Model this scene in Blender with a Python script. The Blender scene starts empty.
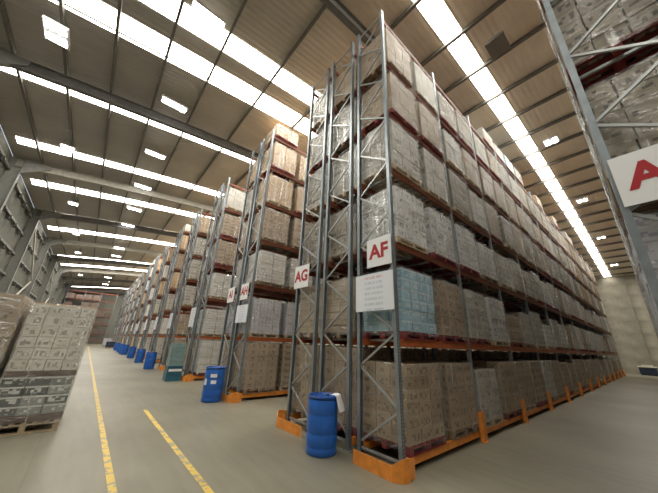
import bpy, math, random
import numpy as np
from mathutils import Matrix, Vector
random.seed(7)
C = bpy.context.scene.collection
sc = bpy.context.scene

# ------------------------------------------------------------------ camera, world, exposure
CAM = Vector((-4.1523, -2.9989, 1.8169))
YAW, PITCH, ROLL, FPX = 0.8728, 0.3489, 0.0393, 267.9
fwd = Vector((math.cos(YAW)*math.cos(PITCH), math.sin(YAW)*math.cos(PITCH), math.sin(PITCH)))
r0 = fwd.cross(Vector((0, 0, 1))).normalized(); u0 = r0.cross(fwd)
cr, sr = math.cos(ROLL), math.sin(ROLL)
RT = r0*cr + u0*sr; UP = -r0*sr + u0*cr
cd = bpy.data.cameras.new('camera'); cam = bpy.data.objects.new('camera', cd); C.objects.link(cam)
cam.matrix_world = Matrix(((RT.x, UP.x, -fwd.x, CAM.x), (RT.y, UP.y, -fwd.y, CAM.y), (RT.z, UP.z, -fwd.z, CAM.z), (0, 0, 0, 1)))
cd.sensor_width = 36; cd.sensor_fit = 'HORIZONTAL'; cd.lens = 36*FPX/658; cd.clip_start = 0.05; cd.clip_end = 300
sc.camera = cam
w = bpy.data.worlds.new('world'); sc.world = w; w.use_nodes = True
w.node_tree.nodes['Background'].inputs[0].default_value = (0.75, 0.85, 1, 1)
w.node_tree.nodes['Background'].inputs[1].default_value = 1.0
sc.view_settings.view_transform = 'Standard'; sc.view_settings.look = 'None'
sc.view_settings.gamma = 1; sc.view_settings.use_curve_mapping = False
sc.view_settings.exposure = 0.38
SKY_E = 11.5      # luminance of the translucent roof lights
LAMP_E = 16.0
try:
    sc.cycles.use_denoising = True
    sc.cycles.max_bounces = 8; sc.cycles.diffuse_bounces = 5; sc.cycles.transparent_max_bounces = 16
    sc.cycles.sample_clamp_indirect = 6
except Exception: pass

# ------------------------------------------------------------------ materials
def mat(name, col, rough=0.6, metal=0.0, noise=0.0, nscale=6.0, bump=0.0, bscale=40.0, emit=None, estr=0, spec=None):
    m = bpy.data.materials.new(name); m.use_nodes = True
    nt = m.node_tree; b = nt.nodes['Principled BSDF']
    b.inputs['Base Color'].default_value = (*col, 1); b.inputs['Roughness'].default_value = rough; b.inputs['Metallic'].default_value = metal
    if spec is not None: b.inputs['Specular IOR Level'].default_value = spec
    tc = nt.nodes.new('ShaderNodeTexCoord')
    if noise:
        n = nt.nodes.new('ShaderNodeTexNoise'); n.inputs['Scale'].default_value = nscale; n.inputs['Detail'].default_value = 6
        nt.links.new(tc.outputs['Object'], n.inputs['Vector'])
        rp = nt.nodes.new('ShaderNodeValToRGB'); rp.color_ramp.elements[0].position = 0.3; rp.color_ramp.elements[1].position = 0.7
        a = 1-noise; z = 1+noise*0.6
        rp.color_ramp.elements[0].color = (col[0]*a, col[1]*a, col[2]*a, 1); rp.color_ramp.elements[1].color = (min(1, col[0]*z), min(1, col[1]*z), min(1, col[2]*z), 1)
        nt.links.new(n.outputs['Fac'], rp.inputs[0]); nt.links.new(rp.outputs[0], b.inputs['Base Color'])
    if bump:
        n2 = nt.nodes.new('ShaderNodeTexNoise'); n2.inputs['Scale'].default_value = bscale
        nt.links.new(tc.outputs['Object'], n2.inputs['Vector'])
        bp = nt.nodes.new('ShaderNodeBump'); bp.inputs['Strength'].default_value = bump; bp.inputs['Distance'].default_value = 0.02
        nt.links.new(n2.outputs['Fac'], bp.inputs['Height']); nt.links.new(bp.outputs[0], b.inputs['Normal'])
    if emit:
        b.inputs['Emission Color'].default_value = (*emit, 1); b.inputs['Emission Strength'].default_value = estr
    return m

def N(nt, typ, **kw):
    n = nt.nodes.new(typ)
    for k, v in kw.items():
        if k.startswith('i'): n.inputs[int(k[1:])].default_value = v
        else: setattr(n, k, v)
    return n
def M_(nt, op, a, b=None, c=None):
    n = nt.nodes.new('ShaderNodeMath'); n.operation = op
    for i, v in enumerate((a, b, c)):
        if v is None: continue
        if hasattr(v, 'links') or hasattr(v, 'is_output'): nt.links.new(v, n.inputs[i])
        else: n.inputs[i].default_value = v
    return n.outputs[0]
def mixc(nt, f, a, b, mode='MIX'):
    n = nt.nodes.new('ShaderNodeMix'); n.data_type = 'RGBA'; n.blend_type = mode
    for i, v in ((0, f), (6, a), (7, b)):
        if hasattr(v, 'is_output'): nt.links.new(v, n.inputs[i])
        else: n.inputs[i].default_value = v if i == 0 else (*v, 1)
    return n.outputs[2]

def carton_mat(name, ca, cb, mark, amt, bands=0.0, rough=0.65, tape=0.0):
    """printed carton: UV 0..1 on every face; tint differs from carton to carton"""
    m = bpy.data.materials.new(name); m.use_nodes = True; nt = m.node_tree; b = nt.nodes['Principled BSDF']
    b.inputs['Roughness'].default_value = rough
    uv = N(nt, 'ShaderNodeTexCoord').outputs['UV']; sx = nt.nodes.new('ShaderNodeSeparateXYZ'); nt.links.new(uv, sx.inputs[0])
    u, v = sx.outputs[0], sx.outputs[1]
    isl = N(nt, 'ShaderNodeNewGeometry').outputs['Random Per Island']; ob = N(nt, 'ShaderNodeObjectInfo').outputs['Random']
    rnd = M_(nt, 'FRACT', M_(nt, 'ADD', M_(nt, 'MULTIPLY', isl, 3.7), ob))
    base = mixc(nt, rnd, ca, cb)
    # a printed block: shape cut by noise, at mid height
    cmb = nt.nodes.new('ShaderNodeCombineXYZ')
    nt.links.new(M_(nt, 'FLOOR', M_(nt, 'MULTIPLY', u, 7.0)), cmb.inputs[0]); nt.links.new(M_(nt, 'FLOOR', M_(nt, 'MULTIPLY', v, 3.5)), cmb.inputs[1]); nt.links.new(M_(nt, 'MULTIPLY', ob, 3), cmb.inputs[2])
    ns = nt.nodes.new('ShaderNodeTexWhiteNoise'); ns.noise_dimensions = '3D'
    nt.links.new(cmb.outputs[0], ns.inputs['Vector'])
    prn = M_(nt, 'GREATER_THAN', ns.outputs['Value'], 0.64)
    inv = M_(nt, 'LESS_THAN', M_(nt, 'ABSOLUTE', M_(nt, 'SUBTRACT', v, 0.48)), 0.27)
    inu = M_(nt, 'LESS_THAN', M_(nt, 'ABSOLUTE', M_(nt, 'SUBTRACT', u, 0.5)), 0.38)
    mask = M_(nt, 'MULTIPLY', M_(nt, 'MULTIPLY', prn, inv), M_(nt, 'MULTIPLY', inu, amt))
    col = mixc(nt, mask, base, mark)
    if bands:
        bm = M_(nt, 'MULTIPLY', M_(nt, 'LESS_THAN', M_(nt, 'ABSOLUTE', M_(nt, 'SUBTRACT', v, 0.88)), 0.09), bands)
        col = mixc(nt, bm, col, mark)
    if tape:
        tm = M_(nt, 'MULTIPLY', M_(nt, 'LESS_THAN', M_(nt, 'ABSOLUTE', M_(nt, 'SUBTRACT', u, 0.5)), 0.07), tape)
        col = mixc(nt, tm, col, (0.75, 0.66, 0.5))
    nt.links.new(col, b.inputs['Base Color'])
    return m

def film_mat(name, op=0.18, tint=(0.9, 0.92, 0.92)):
    m = bpy.data.materials.new(name); m.use_nodes = True; nt = m.node_tree; nt.nodes.clear()
    out = nt.nodes.new('ShaderNodeOutputMaterial'); tr = nt.nodes.new('ShaderNodeBsdfTransparent'); tr.inputs[0].default_value = (0.96, 0.97, 0.97, 1)
    df = nt.nodes.new('ShaderNodeBsdfDiffuse'); df.inputs[0].default_value = (*tint, 1)
    gl = nt.nodes.new('ShaderNodeBsdfGlossy'); gl.inputs['Roughness'].default_value = 0.22; gl.inputs['Color'].default_value = (1, 1, 1, 1)
    tc = nt.nodes.new('ShaderNodeTexCoord'); mp = nt.nodes.new('ShaderNodeMapping'); mp.inputs['Scale'].default_value = (2.2, 2.2, 7)
    ns = nt.nodes.new('ShaderNodeTexNoise'); ns.inputs['Scale'].default_value = 2.0; ns.inputs['Detail'].default_value = 5; ns.inputs['Distortion'].default_value = 1.2
    nt.links.new(tc.outputs['Object'], mp.inputs[0]); nt.links.new(mp.outputs[0], ns.inputs['Vector'])
    bp = nt.nodes.new('ShaderNodeBump'); bp.inputs['Strength'].default_value = 0.7; bp.inputs['Distance'].default_value = 0.06
    nt.links.new(ns.outputs['Fac'], bp.inputs['Height'])
    nt.links.new(bp.outputs[0], gl.inputs['Normal']); nt.links.new(bp.outputs[0], df.inputs['Normal'])
    rp = nt.nodes.new('ShaderNodeValToRGB'); rp.color_ramp.elements[0].position = 0.45; rp.color_ramp.elements[1].position = 0.75
    rp.color_ramp.elements[0].color = (op*0.5,)*3 + (1,); rp.color_ramp.elements[1].color = (min(1, op*3.0),)*3 + (1,)
    nt.links.new(ns.outputs['Fac'], rp.inputs[0])
    mp2 = nt.nodes.new('ShaderNodeMapping'); mp2.inputs['Scale'].default_value = (6, 6, 0.5); nt.links.new(tc.outputs['Object'], mp2.inputs[0])
    oi = nt.nodes.new('ShaderNodeObjectInfo'); nt.links.new(M_(nt, 'MULTIPLY', oi.outputs['Random'], 9.0), mp2.inputs['Location'])
    n3 = nt.nodes.new('ShaderNodeTexNoise'); n3.inputs['Scale'].default_value = 1.5; n3.inputs['Detail'].default_value = 2; nt.links.new(mp2.outputs[0], n3.inputs['Vector'])
    fold = nt.nodes.new('ShaderNodeMapRange'); fold.inputs[1].default_value = 0.60; fold.inputs[2].default_value = 0.72; fold.inputs[4].default_value = 0.55; nt.links.new(n3.outputs['Fac'], fold.inputs[0])
    opac = M_(nt, 'MAXIMUM', rp.outputs[0], fold.outputs[0])
    m1 = nt.nodes.new('ShaderNodeMixShader'); m1.inputs[0].default_value = 0.6
    nt.links.new(df.outputs[0], m1.inputs[1]); nt.links.new(gl.outputs[0], m1.inputs[2])
    m2 = nt.nodes.new('ShaderNodeMixShader'); nt.links.new(opac, m2.inputs[0]); nt.links.new(tr.outputs[0], m2.inputs[1]); nt.links.new(m1.outputs[0], m2.inputs[2])
    nt.links.new(m2.outputs[0], out.inputs[0])
    return m

def post_mat():
    m = mat('galvanised blue-grey steel', (0.30, 0.34, 0.37), 0.42, 0.55, noise=0.18, nscale=5)
    nt = m.node_tree; b = nt.nodes['Principled BSDF']; src = b.inputs['Base Color'].links[0].from_socket
    g = N(nt, 'ShaderNodeTexCoord').outputs['Object']; s = nt.nodes.new('ShaderNodeSeparateXYZ'); nt.links.new(g, s.inputs[0])
    zz = M_(nt, 'LESS_THAN', M_(nt, 'ABSOLUTE', M_(nt, 'SUBTRACT', M_(nt, 'FRACT', M_(nt, 'MULTIPLY', s.outputs[2], 20)), 0.5)), 0.25)
    xx = M_(nt, 'LESS_THAN', M_(nt, 'ABSOLUTE', M_(nt, 'SUBTRACT', M_(nt, 'ABSOLUTE', s.outputs[0]), 0.025)), 0.007)
    nt.links.new(mixc(nt, M_(nt, 'MULTIPLY', zz, xx), src, (0.03, 0.03, 0.03)), b.inputs['Base Color'])
    return m

MT = {}
MT['steel'] = post_mat()
MT['brace'] = mat('galvanised brace', (0.42, 0.44, 0.44), 0.4, 0.5, noise=0.15)
MT['beam'] = mat('red-orange beam paint', (0.20, 0.055, 0.026), 0.5, 0, noise=0.3, nscale=3)
MT['beambright'] = mat('brighter orange beam paint', (0.46, 0.115, 0.03), 0.45, 0, noise=0.25, nscale=3)  # brighter orange, used on the first beam level
MT['guard'] = mat('orange guard paint', (0.82, 0.29, 0.045), 0.45, 0, noise=0.22, nscale=7)
MT['wood'] = mat('pallet wood', (0.27, 0.18, 0.11), 0.8, 0, noise=0.35, nscale=9)
MT['woodlight'] = mat('pale pallet wood', (0.50, 0.39, 0.26), 0.8, 0, noise=0.3, nscale=9)
MT['woodred'] = mat('red painted pallet wood', (0.22, 0.03, 0.03), 0.75, 0, noise=0.3, nscale=9)
MT['brown'] = carton_mat('brown cartons', (0.34, 0.25, 0.165), (0.42, 0.32, 0.22), (0.05, 0.035, 0.025), 0.55)
MT['tan'] = carton_mat('tan cartons', (0.46, 0.32, 0.19), (0.56, 0.41, 0.26), (0.3, 0.12, 0.05), 0.25, tape=0.5)
MT['grey'] = carton_mat('grey white printed cartons', (0.42, 0.39, 0.34), (0.56, 0.53, 0.47), (0.13, 0.11, 0.10), 0.6)
MT['white'] = carton_mat('white cartons', (0.58, 0.56, 0.54), (0.72, 0.71, 0.70), (0.16, 0.15, 0.17), 0.7)
MT['lilac'] = carton_mat('lilac white printed packs', (0.50, 0.49, 0.53), (0.62, 0.61, 0.66), (0.2, 0.2, 0.3), 0.6)
MT['dusty'] = carton_mat('dusty grey-brown cartons', (0.235, 0.195, 0.145), (0.33, 0.285, 0.22), (0.05, 0.04, 0.035), 0.75)
MT['kraft'] = carton_mat('kraft trays', (0.36, 0.28, 0.20), (0.47, 0.38, 0.28), (0.2, 0.15, 0.1), 0.3, bands=0.5)
MT['blue'] = carton_mat('light blue bottles', (0.27, 0.46, 0.58), (0.38, 0.60, 0.72), (0.62, 0.72, 0.78), 0.8, bands=0.8, rough=0.3)
MT['sack'] = carton_mat('white sacks', (0.62, 0.60, 0.56), (0.72, 0.70, 0.67), (0.4, 0.36, 0.3), 0.3)
MT['teal'] = mat('teal plastic', (0.03, 0.13, 0.19), 0.4, 0, noise=0.2)
MT['teallight'] = mat('pale teal film', (0.20, 0.30, 0.30), 0.35, 0, noise=0.2)
MT['film'] = film_mat('clear stretch film', 0.11)
MT['filmheavy'] = film_mat('thick stretch film', 0.26)
MT['drum'] = mat('blue plastic', (0.02, 0.13, 0.52), 0.33, 0, noise=0.12, nscale=4)
MT['drumdark'] = mat('dark blue plastic', (0.012, 0.075, 0.33), 0.4)
MT['paper'] = mat('white paper', (0.8, 0.8, 0.82), 0.6)
MT['black'] = mat('black rubber', (0.02, 0.02, 0.02), 0.7)
MT['sign'] = mat('white sign board', (0.85, 0.86, 0.88), 0.5)
MT['red'] = mat('red lettering', (0.42, 0.01, 0.02), 0.5)
MT['rafterdark'] = mat('grey painted rafter', (0.17, 0.165, 0.155), 0.6, 0, noise=0.15)
MT['rafterpale'] = mat('cream rafter', (0.46, 0.44, 0.38), 0.6, 0, noise=0.15)
MT['purlin'] = mat('dull galvanised purlin', (0.17, 0.16, 0.14), 0.6, 0.1, noise=0.2)
MT['skylight'] = mat('daylit roof sheet', (0.8, 0.8, 0.8), 0.6, emit=(1.0, 0.955, 0.86), estr=SKY_E)
MT['tube'] = mat('lit lamp', (0.9, 0.9, 0.9), 0.5, emit=(1.0, 0.98, 0.95), estr=LAMP_E)
MT['lampbody'] = mat('white lamp housing', (0.55, 0.55, 0.53), 0.5)
MT['lampoff'] = mat('grey lamp grille', (0.22, 0.20, 0.18), 0.5)
MT['wallpanel'] = mat('grey concrete wall panel', (0.30, 0.28, 0.225), 0.85, 0, noise=0.32, nscale=0.9, bump=0.2)
MT['cladding'] = mat('grey green wall cladding', (0.185, 0.185, 0.155), 0.6, 0, noise=0.15, nscale=2)
MT['wallsteel'] = mat('grey wall steel', (0.26, 0.26, 0.24), 0.55, 0, noise=0.15)
MT['wallsteelpale'] = mat('pale wall rail', (0.46, 0.45, 0.40), 0.55, 0, noise=0.15)
MT['lampoffdark'] = mat('dark bracket', (0.05, 0.05, 0.045), 0.6)
MT['navy'] = mat('dark navy plastic', (0.02, 0.03, 0.06), 0.5)
MT['cream'] = mat('cream lid', (0.7, 0.66, 0.55), 0.5)

def ceiling_mat():
    m = mat('roof liner sheet', (0.68, 0.615, 0.52), 0.6, 0.0, noise=0.10, nscale=0.8)
    nt = m.node_tree; b = nt.nodes['Principled BSDF']
    wv = nt.nodes.new('ShaderNodeTexWave'); wv.wave_type = 'BANDS'; wv.bands_direction = 'Y'; wv.inputs['Scale'].default_value = 1.6
    tc = nt.nodes.new('ShaderNodeTexCoord'); nt.links.new(tc.outputs['Object'], wv.inputs['Vector'])
    bp = nt.nodes.new('ShaderNodeBump'); bp.inputs['Strength'].default_value = 0.5; bp.inputs['Distance'].default_value = 0.03
    nt.links.new(wv.outputs['Fac'], bp.inputs['Height']); nt.links.new(bp.outputs[0], b.inputs['Normal'])
    # bounced light painted in: tan and brighter over racking, greyer by the left wall
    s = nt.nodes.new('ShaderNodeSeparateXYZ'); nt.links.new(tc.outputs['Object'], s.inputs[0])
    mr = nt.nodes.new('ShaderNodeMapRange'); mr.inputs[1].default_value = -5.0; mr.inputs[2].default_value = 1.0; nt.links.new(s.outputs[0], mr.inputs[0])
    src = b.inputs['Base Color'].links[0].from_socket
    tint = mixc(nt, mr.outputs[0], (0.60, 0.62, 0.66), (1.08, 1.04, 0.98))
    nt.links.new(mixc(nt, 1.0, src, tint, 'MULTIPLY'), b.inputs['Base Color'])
    return m
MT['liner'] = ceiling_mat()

def floor_mat():
    m = bpy.data.materials.new('polished concrete'); m.use_nodes = True; nt = m.node_tree; b = nt.nodes['Principled BSDF']
    tc = nt.nodes.new('ShaderNodeTexCoord'); P = tc.outputs['Object']
    n1 = nt.nodes.new('ShaderNodeTexNoise'); n1.inputs['Scale'].default_value = 0.35; n1.inputs['Detail'].default_value = 8; nt.links.new(P, n1.inputs['Vector'])
    mp = nt.nodes.new('ShaderNodeMapping'); mp.inputs['Scale'].default_value = (6, 0.8, 1); nt.links.new(P, mp.inputs[0])
    n2 = nt.nodes.new('ShaderNodeTexNoise'); n2.inputs['Scale'].default_value = 1.2; n2.inputs['Detail'].default_value = 7; nt.links.new(mp.outputs[0], n2.inputs['Vector'])
    r1 = nt.nodes.new('ShaderNodeValToRGB'); r1.color_ramp.elements[0].position = 0.3; r1.color_ramp.elements[1].position = 0.72
    r1.color_ramp.elements[0].color = (0.165, 0.153, 0.112, 1); r1.color_ramp.elements[1].color = (0.265, 0.25, 0.19, 1)
    nt.links.new(n1.outputs['Fac'], r1.inputs[0])
    r2 = nt.nodes.new('ShaderNodeValToRGB'); r2.color_ramp.elements[0].position = 0.35; r2.color_ramp.elements[1].position = 0.6
    r2.color_ramp.elements[0].color = (0.90, 0.90, 0.90, 1); r2.color_ramp.elements[1].color = (1, 1, 1, 1)
    nt.links.new(n2.outputs['Fac'], r2.inputs[0])
    col = mixc(nt, 1.0, r1.outputs[0], r2.outputs[0], 'MULTIPLY')
    s = nt.nodes.new('ShaderNodeSeparateXYZ'); nt.links.new(P, s.inputs[0])
    jx = M_(nt, 'LESS_THAN', M_(nt, 'ABSOLUTE', M_(nt, 'SUBTRACT', M_(nt, 'FRACT', M_(nt, 'DIVIDE', M_(nt, 'ADD', s.outputs[0], 1.3), 6.0)), 0.5)), 0.0012)
    jy = M_(nt, 'LESS_THAN', M_(nt, 'ABSOLUTE', M_(nt, 'SUBTRACT', M_(nt, 'FRACT', M_(nt, 'DIVIDE', M_(nt, 'ADD', s.outputs[1], 2.1), 4.2)), 0.5)), 0.002)
    col = mixc(nt, M_(nt, 'MULTIPLY', M_(nt, 'MAXIMUM', jx, jy), 0.5), col, (0.12, 0.11, 0.09))
    nt.links.new(col, b.inputs['Base Color'])
    b.inputs['Roughness'].default_value = 0.42
    bp = nt.nodes.new('ShaderNodeBump'); bp.inputs['Strength'].default_value = 0.08; nt.links.new(n2.outputs['Fac'], bp.inputs['Height']); nt.links.new(bp.outputs[0], b.inputs['Normal'])
    return m
MT['floor'] = floor_mat()
def line_mat():
    m = bpy.data.materials.new('worn yellow floor paint'); m.use_nodes = True; nt = m.node_tree; b = nt.nodes['Principled BSDF']
    P = nt.nodes.new('ShaderNodeTexCoord').outputs['Object']
    n1 = nt.nodes.new('ShaderNodeTexNoise'); n1.inputs['Scale'].default_value = 7; n1.inputs['Detail'].default_value = 6; nt.links.new(P, n1.inputs['Vector'])
    f = M_(nt, 'GREATER_THAN', n1.outputs['Fac'], 0.47)
    col = mixc(nt, f, (0.36, 0.31, 0.20), (0.66, 0.47, 0.10))
    nt.links.new(col, b.inputs['Base Color']); b.inputs['Roughness'].default_value = 0.5
    return m
MT['line'] = line_mat()
def notice_mat():
    m = bpy.data.materials.new('printed notice'); m.use_nodes = True; nt = m.node_tree; b = nt.nodes['Principled BSDF']
    uv = N(nt, 'ShaderNodeTexCoord').outputs['UV']; s = nt.nodes.new('ShaderNodeSeparateXYZ'); nt.links.new(uv, s.inputs[0])
    u, v = s.outputs[0], s.outputs[1]
    row = M_(nt, 'LESS_THAN', M_(nt, 'FRACT', M_(nt, 'MULTIPLY', v, 7)), 0.45)
    cm = nt.nodes.new('ShaderNodeCombineXYZ'); nt.links.new(M_(nt, 'MULTIPLY', u, 22), cm.inputs[0]); nt.links.new(M_(nt, 'FLOOR', M_(nt, 'MULTIPLY', v, 7)), cm.inputs[1])
    ns = nt.nodes.new('ShaderNodeTexNoise'); ns.inputs['Scale'].default_value = 1; nt.links.new(cm.outputs[0], ns.inputs['Vector'])
    inu = M_(nt, 'LESS_THAN', M_(nt, 'ABSOLUTE', M_(nt, 'SUBTRACT', u, 0.5)), 0.24)
    f = M_(nt, 'MULTIPLY', M_(nt, 'MULTIPLY', row, M_(nt, 'GREATER_THAN', ns.outputs['Fac'], 0.45)), M_(nt, 'MULTIPLY', inu, 0.45))
    ink = mixc(nt, M_(nt, 'GREATER_THAN', v, 0.8), (0.35, 0.45, 0.6), (0.6, 0.15, 0.15))
    nt.links.new(mixc(nt, f, (0.80, 0.84, 0.90), ink), b.inputs['Base Color'])
    return m
MT['notice'] = notice_mat()

# ------------------------------------------------------------------ mesh helpers
BV = np.array([(0,0,0),(1,0,0),(1,1,0),(0,1,0),(0,0,1),(1,0,1),(1,1,1),(0,1,1)], float)
BF = np.array([(0,3,2,1),(4,5,6,7),(0,1,5,4),(1,2,6,5),(2,3,7,6),(3,0,4,7)])
BUV = np.array([(0,0),(1,0),(1,1),(0,1)]*6, float)
class Geo:
    def __init__(s): s.v = []; s.f = []; s.uv = []; s.m = []; s.n = 0
    def raw(s, v, f, uv=None, mi=0):
        s.v.append(np.asarray(v, float))
        for i, q in enumerate(f):
            s.f.append([int(k)+s.n for k in q]); s.m.append(mi)
            s.uv.append(uv[i] if uv is not None else [(0, 0), (1, 0), (1, 1), (0, 1)][:len(q)] if len(q) <= 4 else [(0, 0)]*len(q))
        s.n += len(v)
    def box(s, x0, x1, y0, y1, z0, z1, mi=0):
        s.raw(BV*[x1-x0, y1-y0, z1-z0]+[x0, y0, z0], BF, None, mi)
    def bar(s, a, b, w, h, mi=0):
        a = Vector(a); b = Vector(b); d = (b-a); L = d.length; d.normalize()
        up = Vector((0, 0, 1)) if abs(d.z) < 0.95 else Vector((1, 0, 0))
        x = d.cross(up).normalized(); y = x.cross(d)
        R = np.array([x, d, y])
        v = (BV-[0.5, 0, 0.5])*[w, L, h]
        s.raw(v@R+np.array(a), BF[:, ::1], None, mi)
    def cyl(s, c, r, h, n=24, r2=None, mi=0, prof=None):
        prof = prof or [(r, 0), (r2 if r2 is not None else r, h)]
        v = []
        for (rr, z) in prof:
            for k in range(n):
                t = 2*math.pi*k/n; v.append((c[0]+rr*math.cos(t), c[1]+rr*math.sin(t), c[2]+z))
        f = []
        for i in range(len(prof)-1):
            for k in range(n):
                f.append((i*n+k, i*n+(k+1) % n, (i+1)*n+(k+1) % n, (i+1)*n+k))
        f.append(tuple(range(n))[::-1]); f.append(tuple((len(prof)-1)*n+k for k in range(n)))
        s.raw(v, f, None, mi)
    def mesh(s, name, mats):
        me = bpy.data.meshes.new(name)
        v = np.concatenate(s.v) if s.v else np.zeros((0, 3))
        me.from_pydata(v.tolist(), [], s.f)
        uvl = me.uv_layers.new(name='UVMap')
        uvl.data.foreach_set('uv', np.array([c for q in s.uv for c in q], float).ravel())
        for m in (mats if isinstance(mats, (list, tuple)) else [mats]): me.materials.append(MT[m] if isinstance(m, str) else m)
        if any(s.m): me.polygons.foreach_set('material_index', s.m)
        me.update(); return me
def obj(name, me, parent=None, loc=(0, 0, 0), label=None, cat=None, group=None, kind=None):
    if isinstance(me, tuple): me = me[0].mesh(name, me[1])
    o = bpy.data.objects.new(name, me); C.objects.link(o); o.location = loc
    if parent is not None: o.parent = parent
    if label: o['label'] = label
    if cat: o['category'] = cat
    if group: o['group'] = group
    if kind: o['kind'] = kind
    return o
def empty(name, loc, label=None, cat=None, group=None, kind=None):
    return obj(name, None, None, loc, label, cat, group, kind)
def boxmesh(name, sx, sy, sz, m):   # box from origin corner
    g = Geo(); g.box(0, sx, 0, sy, 0, sz); return g.mesh(name, m)
def smooth(me):
    me.polygons.foreach_set('use_smooth', [True]*len(me.polygons)); return me
ORD = ['first', 'second', 'third', 'fourth', 'fifth', 'sixth', 'seventh', 'eighth', 'ninth', 'tenth', 'eleventh', 'twelfth', 'thirteenth', 'fourteenth', 'fifteenth', 'sixteenth']

# ------------------------------------------------------------------ the building
X0, X1, Y0, Y1 = -9.7, 42.0, -14.0, 79.0
def zr(x): return 12+0.08*x-0.00265*x*x
fl = Geo(); fl.box(X0, X1, Y0, Y1, -0.2, 0)
floor = obj('floor', (fl, 'floor'), kind='structure')
xs = np.linspace(X0, X1, 28)
g = Geo(); v = []
for x in xs: v += [(x, Y0, zr(x)), (x, Y1, zr(x)), (x, Y0, zr(x)+0.15), (x, Y1, zr(x)+0.15)]
f = []
for i in range(len(xs)-1):
    a = i*4; b = a+4
    f += [(a, a+1, b+1, b), (a+2, b+2, b+3, a+3)]
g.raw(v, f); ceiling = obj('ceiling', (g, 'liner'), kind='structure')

PUR = [-8.53, -7.2, -5.87, -4.45, -3.0, -1.03, 1.1, 3.1, 4.97, 6.87]
while PUR[-1] < X1-2: PUR.append(PUR[-1]+1.9)
for x in PUR:
    z = zr(x); g = Geo()
    wd = 0.055 if x < 0.5 else 0.07
    g.box(x-wd/2, x+wd/2, Y0, Y1, z-0.17, z-0.012); g.box(x-wd, x+wd/2, Y0, Y1, z-0.185, z-0.17)
    obj('purlin', (g, 'purlin'), ceiling)
RAF = [1.02+8.42*k for k in range(-1, 10)]
for i, y in enumerate(RAF):
    g = Geo(); n = 16; xx = np.linspace(X0+0.25, X1-0.1, n)
    pale = i in (3, 5, 7)  # these rafters take the paler cream colour
    for (yw, zt, zb) in ((0.10, -0.2, -0.215), (0.012, -0.215, -0.62), (0.10, -0.62, -0.64)):
        v = []
        for x in xx:
            z = zr(x); v += [(x, y-yw, z+zb), (x, y+yw, z+zb), (x, y+yw, z+zt), (x, y-yw, z+zt)]
        f = []
        for k in range(n-1):
            a = 4*k; b = a+4
            f += [(a, b, b+1, a+1), (a+1, b+1, b+2, a+2), (a+2, b+2, b+3, a+3), (a+3, b+3, b, a)]
        f += [(0, 1, 2, 3), (4*n-1, 4*n-2, 4*n-3, 4*n-4)]
        g.raw(v, f)
    obj('rafter', (g, 'rafterpale' if pale else 'rafterdark'), ceiling)
# roof lights: (y0, y1, bays shown one by one up to x)
STR = [(4.12, 4.9, 1), (5.66, 6.38, 1), (6.47, 6.56, 1), (9.85, 10.75, 1), (15.6, 16.3, 1), (20.7, 21.6, 1), (26.8, 27.9, 1), (31.0, 32.1, 1),
       (36.2, 37.4, 0), (43.4, 44.8, 0), (49.0, 50.3, 0), (53.4, 54.8, 0), (61.8, 63.3, 0), (72.4, 74.2, 0), (-1.09, -0.47, 2), (-5.8, -5.0, 0), (-9.6, -8.8, 0)]  # last two strips are out of view, added to balance the light
edges = [X0+0.35]+PUR+[X1-0.2]
for (a, b, md) in STR:
    lim = {0: -99, 1: 3.2, 2: 99}[md]
    if md == 2: ed = [e for e in edges if e > -1.1]
    else: ed = edges
    segs = []; k = 0
    while k < len(ed)-1:
        if ed[k] < lim: segs.append([ed[k], ed[k+1]]); k += 1
        else: break
    if k < len(ed)-1: segs.append(ed[k:])
    if md == 2: segs.append([e for e in edges if e < -1.0])
    for sg in segs:
        g = Geo(); v = []
        pts = []
        for e0, e1 in zip(sg[:-1], sg[1:]): pts += [e0+0.03, e1-0.03]
        for x in pts: v += [(x, a, zr(x)-0.008), (x, b, zr(x)-0.008)]
        g.raw(v, [(2*k, 2*k+1, 2*k+3, 2*k+2) for k in range(len(pts)-1)])
        obj('skylight', (g, 'skylight'), ceiling)

# lamps under the roof
def lamp(x, y, label, drop=0.45, lx=0.95, ly=0.34, lit=True, lz=None):
    z = (zr(x)-drop) if lz is None else lz
    t = empty('ceiling_lamp', (x, y, z), label, 'lamp', 'lamps hung under the roof')
    g = Geo(); g.box(-lx/2, lx/2, -ly/2, ly/2, 0.02, 0.09); g.box(-lx/2-0.02, -lx/2, -ly/2, ly/2, -0.03, 0.09); g.box(lx/2, lx/2+0.02, -ly/2, ly/2, -0.03, 0.09)
    obj('housing', (g, 'lampbody' if lit else 'lampoff'), t)
    for s in (-1, 1):
        g = Geo(); g.box(-lx/2+0.04, lx/2-0.04, s*ly*0.27-ly*0.12, s*ly*0.27+ly*0.12, -0.025, 0.02)
        obj('tube', (g, 'tube' if lit else 'lampoff'), t)
    for s in (-1, 1):
        g = Geo(); g.box(s*lx*0.4-0.006, s*lx*0.4+0.006, -0.006, 0.006, 0.09, zr(x)-z-0.01); obj('hanger', (g, 'wallsteel'), t)
L1 = [3.75, 8.2, 12.6, 17.1, 21.5, 25.8, 30.2, 34.6, 39.0, 43.4, 47.8, 52.2, 56.6, 61.0, 65.4]
for i, y in enumerate(L1):
    lamp(-3.75, y, '%s lamp from the camera in the twin-tube row nearest the racks' % ORD[i] if i < 15 else '')
L2 = [7.3, 14.6, 22.8, 31.0, 39.2, 47.4, 55.6]
for i, y in enumerate(L2):
    lamp(-7.28, y, '%s lamp from the camera in the row beside the left wall' % ORD[i], ly=0.85 if i == 0 else 0.45, lx=0.55)
lamp(4.3, -1.75, 'unlit square grey lamp above the aisle right of rack AF', lit=False, lx=0.8, ly=0.6)
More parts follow.
